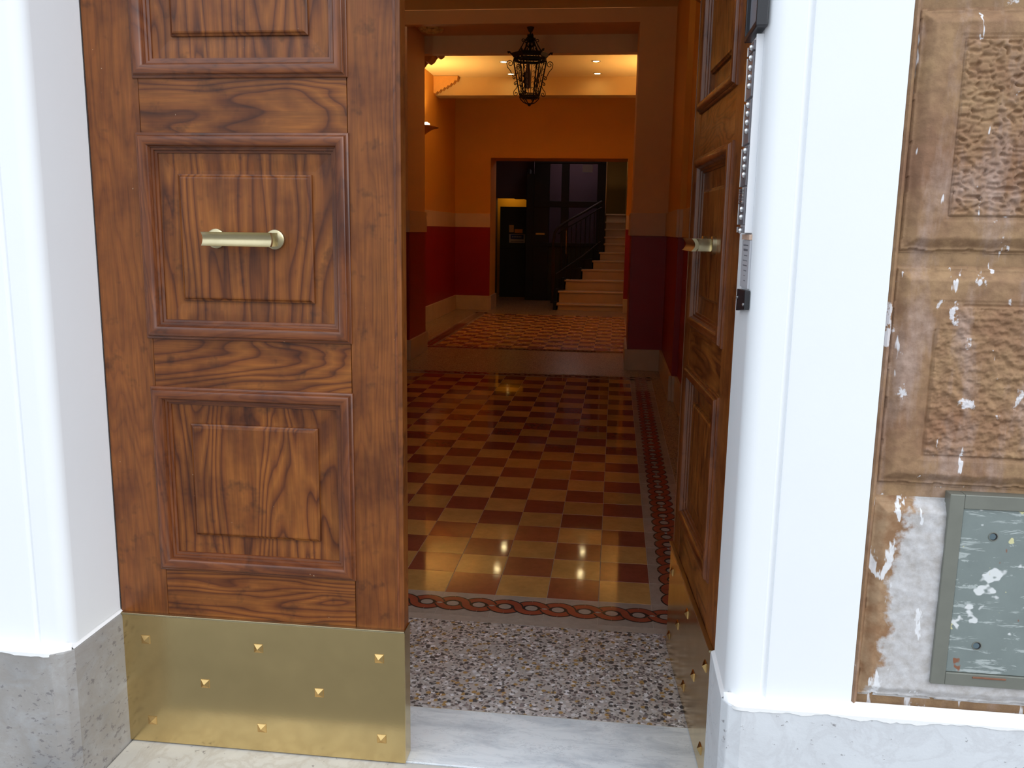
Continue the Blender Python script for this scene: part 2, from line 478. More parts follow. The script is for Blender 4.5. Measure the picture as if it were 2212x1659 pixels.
# ---- facade masonry (core), built round the doorway
def wall_obj(name, boxes, mat, label):
    m = MB()
    for b_ in boxes: m.box(*b_)
    return struct(m.build(name, mat), label, 'wall')
wf = MB()
wf.box(.292, 3.2, 1.835, 2.30, -.15, 4.2).box(.60, 3.2, 2.30, 2.62, -.15, 4.2)
wall_front_right = struct(wf.build('wall_front_right', 'stone_joint'), 'brown stone facade wall right of the doorway with rusticated blocks', 'wall')
wfl = MB().box(-3.2, -1.296, 1.835, 2.30, -.15, 4.2)
wall_front_left = struct(wfl.build('wall_front_left', 'white_paint'), 'white stuccoed facade wall left of the doorway', 'wall')
wfh = MB().box(-1.296, .292, 1.835, 2.30, HT, 4.2)
struct(wfh.build('wall_front_over_door', 'white_paint'), 'wall above the doorway', 'wall')

# ---- white jamb surrounds (trim) with rounded corner and quirk
def jamb_poly(m):
    # m = +1 right, -1 left ; x relative to the reveal plane
    p = [(.0, .235), (.0, .050)]
    for k in range(0, 9):
        a = math.pi * (1 - k / 16)       # quarter round
        p.append((.034 + .034 * math.cos(a), .050 - .035 * math.sin(a)))
    p += [(.073, .015), (.0765, .018), (.081, .0195), (.085, .0175), (.0865, .013), (.092, .012), (.267, .012), (.267, .040)]
    return p
def jamb(m, x0, name, label, top=4.1):
    poly = [(x0 + m * a, 1.80 + b_) for a, b_ in jamb_poly(m)]
    poly += [(x0 + m * .267, 1.84), (x0 + m * .012, 1.84), (x0 + m * .012, 2.035)]
    o = MB().prism(poly, .385, top).build(name, 'white_paint', smooth=True)
    return struct(o, label, 'door surround')
tr = jamb(1, XR, 'trim_1', 'bright white stuccoed door surround with rounded corner, beside the stone blocks')
tl = jamb(-1, XL, 'trim_2', 'white stuccoed door surround at the far left of the picture')

# ---- marble plinths
def plinth(m, x0, name, mat, label, xend):
    c = .034
    poly = [(x0, 2.05), (x0, 1.79 + c), (x0 + m * c * .35, 1.79 + c * .3), (x0 + m * c * 1.2, 1.79), (xend, 1.79), (xend, 1.84), (x0 + m * .02, 1.84), (x0 + m * .02, 2.05)]
    o = MB().prism(poly, -.15, .376).build(name, mat, bevel=.003)
    return struct(o, label, 'plinth')
bl = plinth(-1, XL + .006, 'baseboard_left', 'base_left', 'pitted grey travertine plinth at the lower left corner', -3.2)
br = plinth(1, XR - .008, 'baseboard_right', 'base_right', 'pale grey marble plinth under the white surround and the stone wall', 3.2)
# paint dripped over the top of the plinths
def drip(m, x0, parent, x1):
    n = 150; md = MB(); top = []; 
    for i in range(n + 1):
        x = x0 + m * (.004 + abs(x1 - x0 - m * .004) * i / n)
        d = .006 + .010 * noise.noise(Vector((x * 22, m * 3.3, 0))) + .004 * noise.noise(Vector((x * 70, 1, 0)))
        yf = 1.790 if i > 4 else 1.790 + .030 * (1 - i / 4) ** 1.4
        top.append((x, yf, max(.0015, d)))
    for i in range(n):
        x, y, d = top[i]; X, Y, D = top[i + 1]
        md.quad([(x, y - .0015, .377), (X, Y - .0015, .377), (X, Y - .0015, .377 - D), (x, y - .0015, .377 - d)])
        md.quad([(x, 1.822, .392), (X, 1.822, .392), (X, Y - .0015, .377), (x, y - .0015, .377)])
    o = md.build('paint_edge', 'drip_white', parent, smooth=True, dedupe=True); o['label'] = 'white paint run over the top edge of the plinth'
drip(1, XR - .008, br, 1.30); drip(-1, XL + .006, bl, -2.9)
md = MB()
for m_, x0 in ((1, XR - .008), (-1, XL + .006)):
    md = MB(); md.quad([(x0, 2.04, .377), (x0, 1.822, .377), (x0 + m_ * .014, 1.822, .390), (x0 + m_ * .014, 2.04, .385)])
    md.build('paint_edge', 'drip_white', br if m_ > 0 else bl)
# grey-washed top of plinth under the stone wall
B(1.30, 3.2, 1.7885, 1.84, .376, .386).build('paint_edge', 'drip_white', br, bevel=.003)

# ---- rusticated stone blocks (parts of the right wall)
K = 1.0197
def zz(z): return 1.4 - (1.4 - z) * K
def xx(x): return x * K
def block(z0, z1, x0, x1, field, mode, mat_flat='stone', mat_field='stone_rough', seed=0, hole=None):
    """heightfield block; field=(x0,x1,z0,z1) area of the tooled panel, y grows into the wall"""
    st = .0024
    nx = int((x1 - x0) / st); nz = int((z1 - z0) / st)
    m = MB(); fx0, fx1, fz0, fz1 = field
    bev = .030
    hgt = {}
    for j in range(nz + 1):
        z = z0 + (z1 - z0) * j / nz
        for i in range(nx + 1):
            x = x0 + (x1 - x0) * i / nx
            e = min(x - x0, x1 - x, z - z0, z1 - z)
            e += .004 * noise.noise(Vector((x * 25, z * 25, seed)))
            d = 0.0
            if e < .006: d = .020
            elif e < .012: d = .013
            elif e < bev: d = .013 * (1 - (e - .012) / (bev - .012)) ** 1.2
            d += .0012 * noise.noise(Vector((x * 60, z * 60, seed))) + .0018 * noise.noise(Vector((x * 14, z * 14, seed)))
            inside = fx0 < x < fx1 and fz0 < z < fz1
            if inside and mode == 'cut':
                if (x - fx0) + (fz1 - z) < .052: inside = False
            infield = False
            if inside:
                fe = min(x - fx0, fx1 - x, z - fz0, fz1 - z)
                infield = True
                if mode == 'worm':
                    p = Vector((x * 92 + 1.2 * noise.noise(Vector((x * 60, z * 60, 5))), z * 125, seed))
                    a = noise.noise(p); b_ = abs(noise.noise(p * .55 + Vector((7, 3, 1))))
                    dd = .0058 * min(1, max(0, (a + .12) * 2.2)) * (.55 + b_ * 1.3)
                    d = -.003 + dd
                else:
                    p = Vector((x * 44, z * 60, seed))
                    a = noise.fractal(p, .6, 2.1, 5)
                    d = -.001 - .0050 * a
                if fe < .004: d = max(d, .004)
            else:
                if mode != 'plain' and fx0 - .007 < x < fx1 + .007 and fz0 - .007 < z < fz1 + .007 and min(abs(x - fx0), abs(z - fz1), abs(z - fz0)) < .007: d += .0015
            m.v.append((x, 1.814 + d, z))
    def id_(i, j): return j * (nx + 1) + i
    for j in range(nz):
        z = z0 + (z1 - z0) * (j + .5) / nz
        for i in range(nx):
            x = x0 + (x1 - x0) * (i + .5) / nx
            if hole and hole[0] < x < hole[1] and hole[2] < z < hole[3]: continue
            m.f.append((id_(i, j), id_(i + 1, j), id_(i + 1, j + 1), id_(i, j + 1)))
            ins = fx0 < x < fx1 and fz0 < z < fz1 and mode != 'plain'
            m.m.append(1 if ins else 0)
    o = m.build('stone_block', [mat_flat, mat_field], wall_front_right, smooth=False, fix=False)
    for p in o.data.polygons: p.use_smooth = True
    return o
bx0 = xx(.5435)
b1 = block(zz(1.368), zz(1.822), bx0 + .006, 1.06, (xx(.632), 1.00, zz(1.437), zz(1.765)), 'worm', seed=1)
b2 = block(zz(.896), zz(1.344), bx0 + .004, 1.06, (xx(.629), 1.00, zz(.962), zz(1.269)), 'cut', seed=4)
b3 = block(zz(.424), zz(.872), bx0, 1.06, (.9, 1.0, .6, .7), 'plain', 'patched', 'patched', seed=9, hole=(xx(.70), xx(1.03), zz(.485), zz(.878)))
b4 = block(zz(1.846), zz(2.30), bx0 + .006, 1.06, (xx(.632), 1.00, zz(1.915), zz(2.24)), 'worm', seed=12)
b1['label'] = 'stone block with worm-like tooling'; b2['label'] = 'stone block with rough chiselled field and clipped corner'
b3['label'] = 'stone block patched with grey cement round the meter box'; b4['label'] = 'topmost stone block, cut by the top of the picture'
# bullnosed edge strip of the wall beside the white surround
es = MB().prism([(bx0 - .0045, 1.84), (bx0 - .0045, 1.822), (bx0 + .000, 1.818), (bx0 + .005, 1.822), (bx0 + .009, 1.830), (bx0 + .009, 1.84)], zz(.40), 3.6)
es.build('edge_strip', 'stone', wall_front_right, smooth=True)

# ---- door sill and vestibule floor -------------------------------------------------
floor = struct(B(-4.2, 2.2, 2.30, 23.0, -.15, -.0011).build('floor', 'grout'), 'tiled floor of the entrance hall, red and ochre chequerboard', 'floor')
sill = MB().box(XL - .02, XR + .02, 2.045, 2.313, -.15, 0).build('door_sill', 'sill', floor, bevel=.002)
sill['label'] = 'white veined marble slab just inside the doors'
sf = MB().box(XL + .008, XR - .01, 1.865, 2.042, -.15, -.001).build('door_sill', 'sill_front', floor, bevel=.004)
sf['label'] = 'worn beige marble step in front of the left leaf'
# terrazzo slabs between sill and border
ys = [2.3155, 2.895]
xs = [-1.816, -1.216, -.616, -.016, .584]
for a, b_ in zip(xs[:-1], xs[1:]):
    B(a + .0008, b_ - .0008, ys[0], ys[1], -.02, 0).build('terrazzo_slab', 'terrazzo', floor)
B(-2.7, .60, 2.8955, 2.9385, -.02, 0).build('border_margin', 'tile_cream', floor)

TX, TY = .20, .2035
X0, Y0 = .184, 3.1385        # right / front corner of the chequerboard
tb = {}
for nm in ('tile_red', 'tile_yellow'):
    m = MB(); e = .0008; c = .0006
    x0, x1, y0, y1 = -TX / 2 + e, TX / 2 - e, -TY / 2 + e, TY / 2 - e
    m.quad([(x0 + c, y0 + c, 0), (x1 - c, y0 + c, 0), (x1 - c, y1 - c, 0), (x0 + c, y1 - c, 0)])
    for (a, b2_) in (((x0, y0), (x1, y0)), ((x1, y0), (x1, y1)), ((x1, y1), (x0, y1)), ((x0, y1), (x0, y0))):
        def inn(p): return (p[0] + (c if p[0] < 0 else -c), p[1] + (c if p[1] < 0 else -c), 0)
        m.quad([(a[0], a[1], -.0012), (b2_[0], b2_[1], -.0012), inn(b2_), inn(a)])
        m.quad([(a[0], a[1], -.006), (b2_[0], b2_[1], -.006), (b2_[0], b2_[1], -.0012), (a[0], a[1], -.0012)])
    tb[nm] = m.data('tile', [nm], fix=True)
cells = []
NR = 25
for r in range(NR):
    y = Y0 + TY * (r + .5)
    for c in range(12):
        x = X0 - TX * (c + .5)
        vis = x > -.262 * y - .30
        cells.append((not vis, y, x, r, c))
cells.sort(key=lambda t: (t[0], t[1] + .0 * t[2]))
rest = MB()
for k, (nv, y, x, r, c) in enumerate(cells):
    nm = 'tile_yellow' if (r + c) % 2 == 0 else 'tile_red'
    if not nv and k < 262:
        inst('tile', tb[nm], (x, y, 0), floor, 0)
    else:
        rest.box(x - TX / 2 + .0009, x + TX / 2 - .0009, y - TY / 2 + .0009, y + TY / 2 - .0009, -.006, 0, 0 if nm == 'tile_yellow' else 1)
stuff(rest.build('tile_field', ['tile_yellow', 'tile_red'], floor))
# second room chequerboard
far = MB(); Y1 = 10.25
for r in range(21):
    y = Y1 + .2 * (r + .5)
    for c in range(12):
        x = X0 - TX * (c + .5); w = TX
        if c == 11: x = X0 - TX * 11 - .06; w = .12
        far.box(x - w / 2 + .0009, x + w / 2 - .0009, y - .0991, y + .0991, -.006, 0, (r + c) % 2)
stuff(far.build('tile_field', ['tile_yellow_far', 'tile_red_far'], floor))
# guilloche border tile: two links of the rope, laid as inlay
def guilloche_mesh():
    m = MB(); e = .0008; h = .10
    m.box(-h + e, h - e, -h + e, h - e, -.006, 0, 0)
    P_ = .10; A = .0415; N = 26
    def strip(pts, w, z, mi):
        L_, R_ = [], []
        for i, p in enumerate(pts):
            a = pts[max(0, i - 1)]; b_ = pts[min(len(pts) - 1, i + 1)]
            tx, ty = b_[0] - a[0], b_[1] - a[1]; d = math.hypot(tx, ty)
            nx, ny = -ty / d * w, tx / d * w
            L_.append((p[0] + nx, p[1] + ny, z)); R_.append((p[0] - nx, p[1] - ny, z))
        for i in range(len(pts) - 1):
            m.quad([R_[i], R_[i + 1], L_[i + 1], L_[i]], mi)
    def f(x, s): # s=+1 falls through crossing, -1 rises
        w = math.sin(math.pi * x / P_); return -s * A * math.copysign(abs(w) ** .50, w)
    for k in (-.10, 0, .10):
        x0, x1 = k - P_ / 2, k + P_ / 2
        lo, hi = max(x0, -h + e), min(x1, h - e)
        for s, z in ((-1, .00025), (1, .00075)):
            pts = [(lo + (hi - lo) * i / N, f((lo + (hi - lo) * i / N) - k, s)) for i in range(N + 1)]
            strip(pts, .0208, z, 1); strip(pts, .0145, z + .00025, 2)
    for cx in (-.05, .05):
        def ell(a, b_, z, mi):
            m.quad([(cx + a * math.cos(t * math.pi / 10), b_ * math.sin(t * math.pi / 10), z) for t in range(20)], mi)
        ell(.040, .030, .00008, 1); ell(.0235, .0205, .00016, 0)
    return m.data('border_tile', ['tile_cream', 'ribbon_black', 'ribbon_red'], fix=False)
gm = guilloche_mesh()
inst('border_tile', gm, (.284, 3.0385, 0), floor, 0)
for i in range(10): inst('border_tile', gm, (.084 - .2 * i, 3.0385, 0), floor, 0)
for i in range(26):
    inst('border_tile', gm, (.284, 3.0385 + .1 + .1018 + .2035 * i - .0018 * 0, 0), floor, math.pi / 2)
bt = MB()
gv = [tuple(v.co) for v in gm.vertices]; gf = [tuple(p.vertices) for p in gm.polygons]; gmi = [p.material_index for p in gm.polygons]
def add_g(mb, x, y, rot):
    k = len(mb.v); c, s_ = (0, 1) if rot else (1, 0)
    mb.v += [(x + c * a - s_ * b_, y + s_ * a + c * b_, z) for a, b_, z in gv]
    mb.f += [tuple(k + i for i in f) for f in gf]; mb.m += gmi
for i in range(13): add_g(bt, .284 - .2 * i, 8.326, 0)
for i in range(13): add_g(bt, .284 - .2 * i, 10.148, 0)
for i in range(22): add_g(bt, -2.236, 10.35 + .2 * i, 1)
stuff(bt.build('border_tile_run', ['tile_cream', 'ribbon_black', 'ribbon_red'], floor, fix=False))
B(.3855, .60, 2.94, 8.427, -.02, 0).build('terrazzo_strip', 'terrazzo_hall', floor)
B(-2.7, -2.22, 2.94, 8.2, -.02, 0).build('terrazzo_strip', 'terrazzo_hall', floor)
B(-2.9, .60, 8.428, 10.046, -.02, 0).build('terrazzo_strip', 'terrazzo_hall', floor)
B(-2.9, -2.338, 10.05, 14.46, -.02, 0).build('terrazzo_strip', 'terrazzo_hall', floor)
B(-2.9, .9, 14.452, 19.5, -.02, 0).build('terrazzo_strip', 'terrazzo_hall', floor)
B(.186, .9, 10.25, 14.451, -.02, 0).build('terrazzo_strip', 'terrazzo_hall', floor)

# ================================================================= INTERIOR SHELL
def seg_wall(parent, x0, x1, y0, y1, side, zt, room=1):
    """dado, belt and skirting on a wall face. side in '+x','-x','-y' = direction it faces"""
    zb, zd, ze = (.215, 1.36, 1.585) if room == 1 else (.25, 1.435, 1.67)
    for nm, a, b_, t, mt in (('skirting', 0, zb, .028, 'travertine'), ('dado', zb, zd, .004, 'red_paint'), ('belt_course', zd, ze, .022 if room == 1 else .008, 'belt_stone')):
        if side == '-y': bb = (x0 - (t if 0 else 0), x1, y0 - t, y0, a, b_)
        elif side == '+x': bb = (x0, x0 + t, y0, y1, a, b_)
        else: bb = (x0 - t, x0, y0, y1, a, b_)
        B(*bb).build(nm, mt, parent, bevel=.003 if nm != 'dado' else 0)

wr = struct(B(.555, .75, 2.60, 9.9, -.01, 3.6).build('wall_right', 'ochre_wall'), 'ochre right wall of the entrance hall with dark red dado', 'wall')
seg_wall(wr, .555, 0, 2.62, 7.25, '-x', 3.5)
MB().box(.507, .556, 7.25, 8.87, -.01, 3.53).build('pilaster_step', 'ochre_wall', wr)
seg_wall(wr, .507, 0, 7.25, 8.85, '-x', 3.5)
seg_wall(wr, .507 - .0, .556, 7.25, 0, '-y', 3.5)
wlft = struct(B(-2.8, -2.62, 2.30, 9.9, -.01, 3.6).build('wall_left', 'ochre_wall'), 'ochre left wall of the entrance hall, hidden behind the left leaf', 'wall')
seg_wall(wlft, -2.62, 0, 2.3, 9.02, '+x', 3.5)
# wall with the wide opening between hall and inner room
wm = MB().box(.158, .70, 8.87, 9.86, -.01, 3.8).box(-2.95, -2.175, 9.04, 9.86, -.01, 3.8).box(-2.175, .158, 8.93, 9.86, 3.49, 3.8).box(-2.175, .158, 8.875, 8.96, 3.39, 3.52)
wall_mid = struct(wm.build('wall_middle', 'daylit_ochre'), 'ochre cross wall whose wide opening frames the inner room and the lantern', 'wall')
seg_wall(wall_mid, .156, .555, 8.87, 0, '-y', 3.5)
seg_wall(wall_mid, -2.62, -2.165, 9.04, 0, '-y', 3.5)
seg_wall(wall_mid, -2.175, 0, 9.02, 9.86, '+x', 3.5)
seg_wall(wall_mid, .158, 0, 8.85, 9.86, '-x', 3.5)
B(-2.95, .78, 9.862, 9.98, 3.30, 3.67).build('beam_face', 'cream_paint', wall_mid)
c1 = struct(B(-2.8, .75, 2.30, 8.88, 3.525, 3.7).build('ceiling_hall', 'ceiling_paint'), 'cream ceiling of the entrance hall', 'ceiling')
# inner room
YB = 15.1
w2l = struct(B(-2.95, -2.80, 9.86, 15.2, -.01, 3.8).build('wall_left_inner', 'ochre_wall'), 'yellow-lit left wall of the inner room with the lit sconce', 'wall')
seg_wall(w2l, -2.80, 0, 9.86, YB, '+x', 3.6, 2)
w2r = struct(B(.78, .95, 9.86, 15.2, -.01, 3.8).build('wall_right_inner', 'ochre_wall'), 'right wall of the inner room, hidden by the pilaster', 'wall')
seg_wall(w2r, .78, 0, 9.86, YB, '-x', 3.6, 2)
wb = MB().box(-2.95, -2.178, YB, 15.80, -.01, 3.8).box(.160, .95, YB, 15.3, -.01, 3.8).box(-2.178, .160, YB, 15.80, 2.61, 3.8)
wall_back = struct(wb.build('wall_back', 'ochre_wall'), 'orange end wall of the inner room with the square opening to the stairs', 'wall')
seg_wall(wall_back, -2.80, -2.178, YB, 0, '-y', 3.6, 2)
seg_wall(wall_back, .160, .78, YB, 0, '-y', 3.6, 2)
B(-2.178, -2.150, YB, 15.8, 0, .25).build('skirting', 'travertine', wall_back)
c2 = struct(B(-2.95, .95, 9.86, 15.2, 3.655, 3.8).build('ceiling_inner', 'ceiling_paint'), 'glowing cream ceiling of the inner room with four lit spots', 'ceiling')
B(-2.80, .78, 13.45, 13.75, 3.392, 3.656).build('ceiling_beam', 'beam_paint', c2)
# stair hall
sh = MB().box(-2.95, -2.60, 15.8, 20.6, -.01, 4.4).box(-2.6, -2.47, 18.0, 18.2, 0, 4.4).box(-2.47, -1.70, 18.0, 18.2, 2.04, 4.4)
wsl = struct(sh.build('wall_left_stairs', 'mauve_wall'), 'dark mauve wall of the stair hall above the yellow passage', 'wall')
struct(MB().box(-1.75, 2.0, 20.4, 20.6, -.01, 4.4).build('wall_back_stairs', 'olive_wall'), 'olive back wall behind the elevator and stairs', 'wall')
struct(MB().box(.19, .40, 15.3, 20.6, -.01, 4.4).build('wall_right_stairs', 'ochre_wall'), 'right wall of the stairs', 'wall')
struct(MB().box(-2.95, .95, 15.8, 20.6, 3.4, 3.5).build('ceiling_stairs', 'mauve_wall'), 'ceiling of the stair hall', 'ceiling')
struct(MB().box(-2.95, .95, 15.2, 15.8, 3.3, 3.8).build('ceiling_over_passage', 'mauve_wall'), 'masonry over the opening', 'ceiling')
yw = struct(MB().box(-2.60, -1.76, 18.90, 19.0, 0, 2.4).box(-2.62, -2.60, 18.2, 19.0, 0, 2.4).box(-1.78, -1.76, 18.2, 19.0, 0, 2.4).box(-2.62, -1.76, 18.2, 19.0, 2.3, 2.36)
     .build('wall_passage', 'yellow_wall'), 'bright yellow wall of the passage behind the dark door', 'wall')
# rounded soffit corner of the passage opening
pc = MB(); rr = .14
poly = [(-1.70, 2.045), (-1.70, 2.045 - rr - .04)] + [(-1.78 - rr + rr * math.cos(a * math.pi / 16), 2.045 - .02 - rr + rr * math.sin(a * math.pi / 16)) for a in range(0, 9)] + [(-2.1, 2.045 - .02), (-2.1, 2.045)]
pc.prism(poly, 18.0, 18.2, axis='y').build('arch_corner', 'mauve_wall', wsl)

# ================================================================= LIGHTS OF THE PLACE, ADDED STAIR FILL
def area_less_spot(x, y, z, e, col, size=.03, ang=110, parent=None):
    d = bpy.data.lights.new('spot_light', 'SPOT'); d.energy = e; d.color = col; d.spot_size = math.radians(ang); d.spot_blend = .6; d.shadow_soft_size = size
    o = bpy.data.objects.new('spot_light', d); COL.objects.link(o); o.location = (x, y, z)
    if parent: o.parent = parent; o.location = (0, 0, z)
    return o
WARM = (1.0, .66, .28)
names = ['front left', 'front right', 'rear left', 'rear right']
for (x, y), nm in zip(((-1.605, 12.25), (-.350, 12.25), (-1.617, 13.18), (-.352, 13.18)), names):
    t = tag(empty('ceiling_spotlight', (x, y, 3.655)), 'lit round recessed ceiling spotlight, %s one of the four behind the lantern' % nm, 'spotlight', 'recessed spotlights in the inner ceiling')
    MB().lathe([(.060, -.001), (.060, -.006), (.044, -.008), (.040, -.003), (.040, 0)], seg=24).build('trim_ring', 'steel', t, smooth=True)
    MB().lathe([(.0, -.0045), (.041, -.0045)], seg=24).build('lens', 'spot_lens', t, fix=False)
    area_less_spot(0, 0, -.02, 11, WARM, .04, 66, t)

def sconce(x, m, label, Y=12.25, Z=2.80, E_=56, grp='half-bowl uplighters in the inner room'):
    t = tag(empty('wall_sconce', (x, Y, Z)), label, 'sconce', grp)
    # half bowl of stucco against the wall
    prof = [(.02, -.17), (.05, -.155), (.075, -.12), (.13, -.085), (.19, -.045), (.25, -.018), (.29, -.012), (.29, .0), (.25, .0), (.16, -.03), (.06, -.06), (0, -.06)]
    a0, a1 = (-math.pi / 2, math.pi / 2) if m > 0 else (math.pi / 2, 3 * math.pi / 2)
    MB().lathe(prof, seg=22, a0=a0, a1=a1).build('bowl', 'plaster_corbel', t, smooth=True, fix=False)
    MB().lathe([(0, .0), (.035, .01), (.052, .045), (.040, .08), (0, .095)], c=(m * .12, 0, -.035), seg=14).build('bulb', 'bulb', t, smooth=True)
    d = bpy.data.lights.new('uplight', 'SPOT'); d.energy = E_; d.color = WARM if Y > 10 else (1.0, .74, .46); d.shadow_soft_size = .03; d.spot_size = math.radians(150 if Y > 10 else 170); d.spot_blend = .5
    o = bpy.data.objects.new('uplight', d); COL.objects.link(o); o.parent = t; o.location = (m * .12, 0, .08); o.rotation_euler = (math.pi, 0, 0)
    return t
sconce(-2.80, 1, 'lit half-bowl wall sconce throwing light up the left wall of the inner room')
sconce(.78, -1, 'lit half-bowl wall sconce on the hidden right wall of the inner room')
sconce(-2.62, 1, 'half-bowl wall sconce on the hall wall hidden behind the closed left leaf', 6.2, 2.75, 11, 'half-bowl uplighters in the entrance hall')
sconce(.555, -1, 'half-bowl wall sconce on the hall wall hidden behind the open right leaf', 5.2, 2.75, 5, 'half-bowl uplighters in the entrance hall')
# lamp inside the passage behind the dark door
pl = tag(empty('passage_lamp', (-2.25, 18.55, 2.30)), 'small round ceiling lamp lighting the yellow passage', 'lamp')
MB().lathe([(0, -.05), (.06, -.04), (.09, 0)], seg=18).build('lamp_shade', 'shade_glow', pl, smooth=True)
d = bpy.data.lights.new('passage_light', 'POINT'); d.energy = 2.0; d.color = (1, .70, .24); d.shadow_soft_size = .08
o = bpy.data.objects.new('passage_light', d); COL.objects.link(o); o.parent = pl; o.location = (0, 0, -.12)
# added fill under the stair hall ceiling
d = bpy.data.lights.new('stair_fill', 'AREA'); d.energy = 2.4; d.color = (1, .80, .75); d.size = .5
o = bpy.data.objects.new('stair_fill', d); COL.objects.link(o); o.location = (-.9, 16.25, 3.38)
for lx, ly, le in ((-.9, 18.4, 7), (-.02, 18.0, 3)):  # further added fill, in the lift shaft and over the upper steps
    d = bpy.data.lights.new('stair_fill', 'AREA'); d.energy = le; d.color = (1, .80, .80); d.size = .3
    o = bpy.data.objects.new('stair_fill', d); COL.objects.link(o); o.location = (lx, ly, 3.38)

# ================================================================= DOOR LEAVES
def frame_sweep(m, x0, x1, z0, z1, prof):
    """sweep profile [(inset, y)] round a rectangle with mitred corners; split in top/bottom (mat 1) and sides (mat 0)"""
    n = len(prof); k = len(m.v)
    for (sx, sz) in ((0, 0), (1, 0), (1, 1), (0, 1)):
        for ins, y in prof:
            m.v.append(((x0 + ins) if sx == 0 else (x1 - ins), y, (z0 + ins) if sz == 0 else (z1 - ins)))
    for c in range(4):
        d_ = (c + 1) % 4
        for i in range(n - 1):
            m.f.append((k + c * n + i, k + d_ * n + i, k + d_ * n + i + 1, k + c * n + i + 1)); m.m.append(1 if c in (0, 2) else 0)

def door_leaf(name, sgn, loc, rz, label):
    t = struct(empty(name, loc, rz), label, 'door leaf')
    def bx(x0, x1, y0, y1, z0, z1):
        a, b_ = sorted((sgn * x0, sgn * x1)); return B(a, b_, y0, y1, z0, z1)
    SL, SR = .133, .649
    top = HT - .03
    rows = [(.505, .996), (1.118, 1.618), (1.742, 2.242), (2.366, 2.866)]
    th = .052
    zb = .012
    bx(0, SL, 0, th, zb, top).build('stile', 'wood_v', t, bevel=.0015)
    bx(SR - .002, LW, 0, th, zb, top).build('stile', 'wood_v', t, bevel=.004, seg=3)
    # slim bead near the meeting edge
    bx(LW - .017, LW - .011, -.0016, .004, .385, top).build('edge_bead', 'wood_mould_v', t, bevel=.0012)
    zc = [zb] + [z for r in rows for z in r] + [top]
    for i in range(0, len(zc), 2):
        z0 = zc[i] - (0 if i == 0 else .02); z1 = zc[i + 1] + (0 if i == len(zc) - 2 else .02)
        bx(SL + .0006, SR - .0026, .0007, th, z0, z1).build('rail', 'wood_h', t, bevel=.001)
    for (z0, z1) in rows:
        X0_, X1_ = sorted((sgn * .121, sgn * .651))
        # raised-and-fielded panel
        mp = MB()
        pp = [(.045, .012), (.064, .0128), (.088, .0145), (.0965, .0145), (.0968, .0085), (.1005, .0065), (.1035, .0035), (.107, .0028)]
        frame_sweep(mp, X0_, X1_, z0, z1, pp)
        mp.m = [0] * len(mp.f)
        i_ = .107
        mp.quad([(X0_ + i_, .0028, z0 + i_), (X1_ - i_, .0028, z0 + i_), (X1_ - i_, .0028, z1 - i_), (X0_ + i_, .0028, z1 - i_)])
        pan = mp.build('panel', 'wood_panel', t, dedupe=True)
        # back skin of the panel
        bx(SL, SR, .030, .040, z0, z1).build('panel_back', 'wood_panel', t)
        mm_ = MB()
        pr = [(0, .002), (.0005, -.004), (.003, -.0065), (.006, -.0070), (.0065, -.0095)]
        for a in range(0, 9):
            an = a / 8 * math.pi * .62
            pr.append((.0075 + .021 * (1 - math.cos(an)) / 1.4, -.0095 - .0062 * math.sin(an * 1.25)))
        pr += [(.0315, -.0080), (.0335, -.0035), (.0345, -.0035), (.0355, .0005), (.0405, .0020), (.0415, .0065), (.0470, .0085), (.0480, .0135)]
        frame_sweep(mm_, X0_, X1_, z0, z1, pr)
        mo = mm_.build('panel_moulding', ['wood_mould_v', 'wood_mould_h'], t, smooth=True, dedupe=True)
    # kick plate folded round the meeting edge
    kp = MB()
    a, b_ = sorted((sgn * .004, sgn * (LW + .003)))
    kp.box(a, b_, -.0065, -.0002, .003, .377)
    a, b_ = sorted((sgn * (LW + .0004), sgn * (LW + .003)))
    kp.box(a, b_, -.0005, th, .003, .377)
    k = kp.build('kick_plate', 'brass', t, bevel=.0010)
    a, b_ = sorted((sgn * .004, sgn * (LW + .003)))
    tp = B(a, b_, -.0125, -.0002, .3725, .3785).build('top_edge', 'brass_handle', k, bevel=.0012)
    for sx, sz in ((.068, .303), (.383, .301), (.710, .297), (.230, .188), (.546, .187), (.073, .067), (.384, .071), (.714, .069)):
        s_ = MB(); h = .0125; x = sgn * sx
        s_.v = [(x - h, -.0066, sz - h), (x + h, -.0066, sz - h), (x + h, -.0066, sz + h), (x - h, -.0066, sz + h),
                (x - h * .93, -.0082, sz - h * .93), (x + h * .93, -.0082, sz - h * .93), (x + h * .93, -.0082, sz + h * .93), (x - h * .93, -.0082, sz + h * .93), (x, -.0155, sz)]
        s_.f = [(0, 1, 5, 4), (1, 2, 6, 5), (2, 3, 7, 6), (3, 0, 4, 7), (4, 5, 8), (5, 6, 8), (6, 7, 8), (7, 4, 8)]; s_.m = [0] * 8
        s_.build('stud', 'brass_stud', k)
    # pull handle: fluted bar carried by two posts on round roses
    hx0, hx1 = .303, .474
    hm = MB(); prof = []
    H_ = .0165
    prof = [(-.0, H_)] ; prof = []
    for a_ in range(9):                      # concave front
        u = -1 + 2 * a_ / 8
        prof.append((-.060 + .0085 * (1 - u * u), u * (H_ - .0015)))
    prof = [(-.0615, -H_), (-.0600, -H_ + .0012)] + prof[1:-1] + [(-.0600, H_ - .0012), (-.0615, H_), (-.050, H_), (-.044, H_ * .55), (-.042, 0), (-.044, -H_ * .55), (-.050, -H_)]
    a, b_ = sorted((sgn * hx0, sgn * hx1))
    hm.prism([(y, 1.368 + z) for y, z in prof], a, b_, axis='x')
    hd = hm.build('handle', 'brass_handle', t, smooth=True)
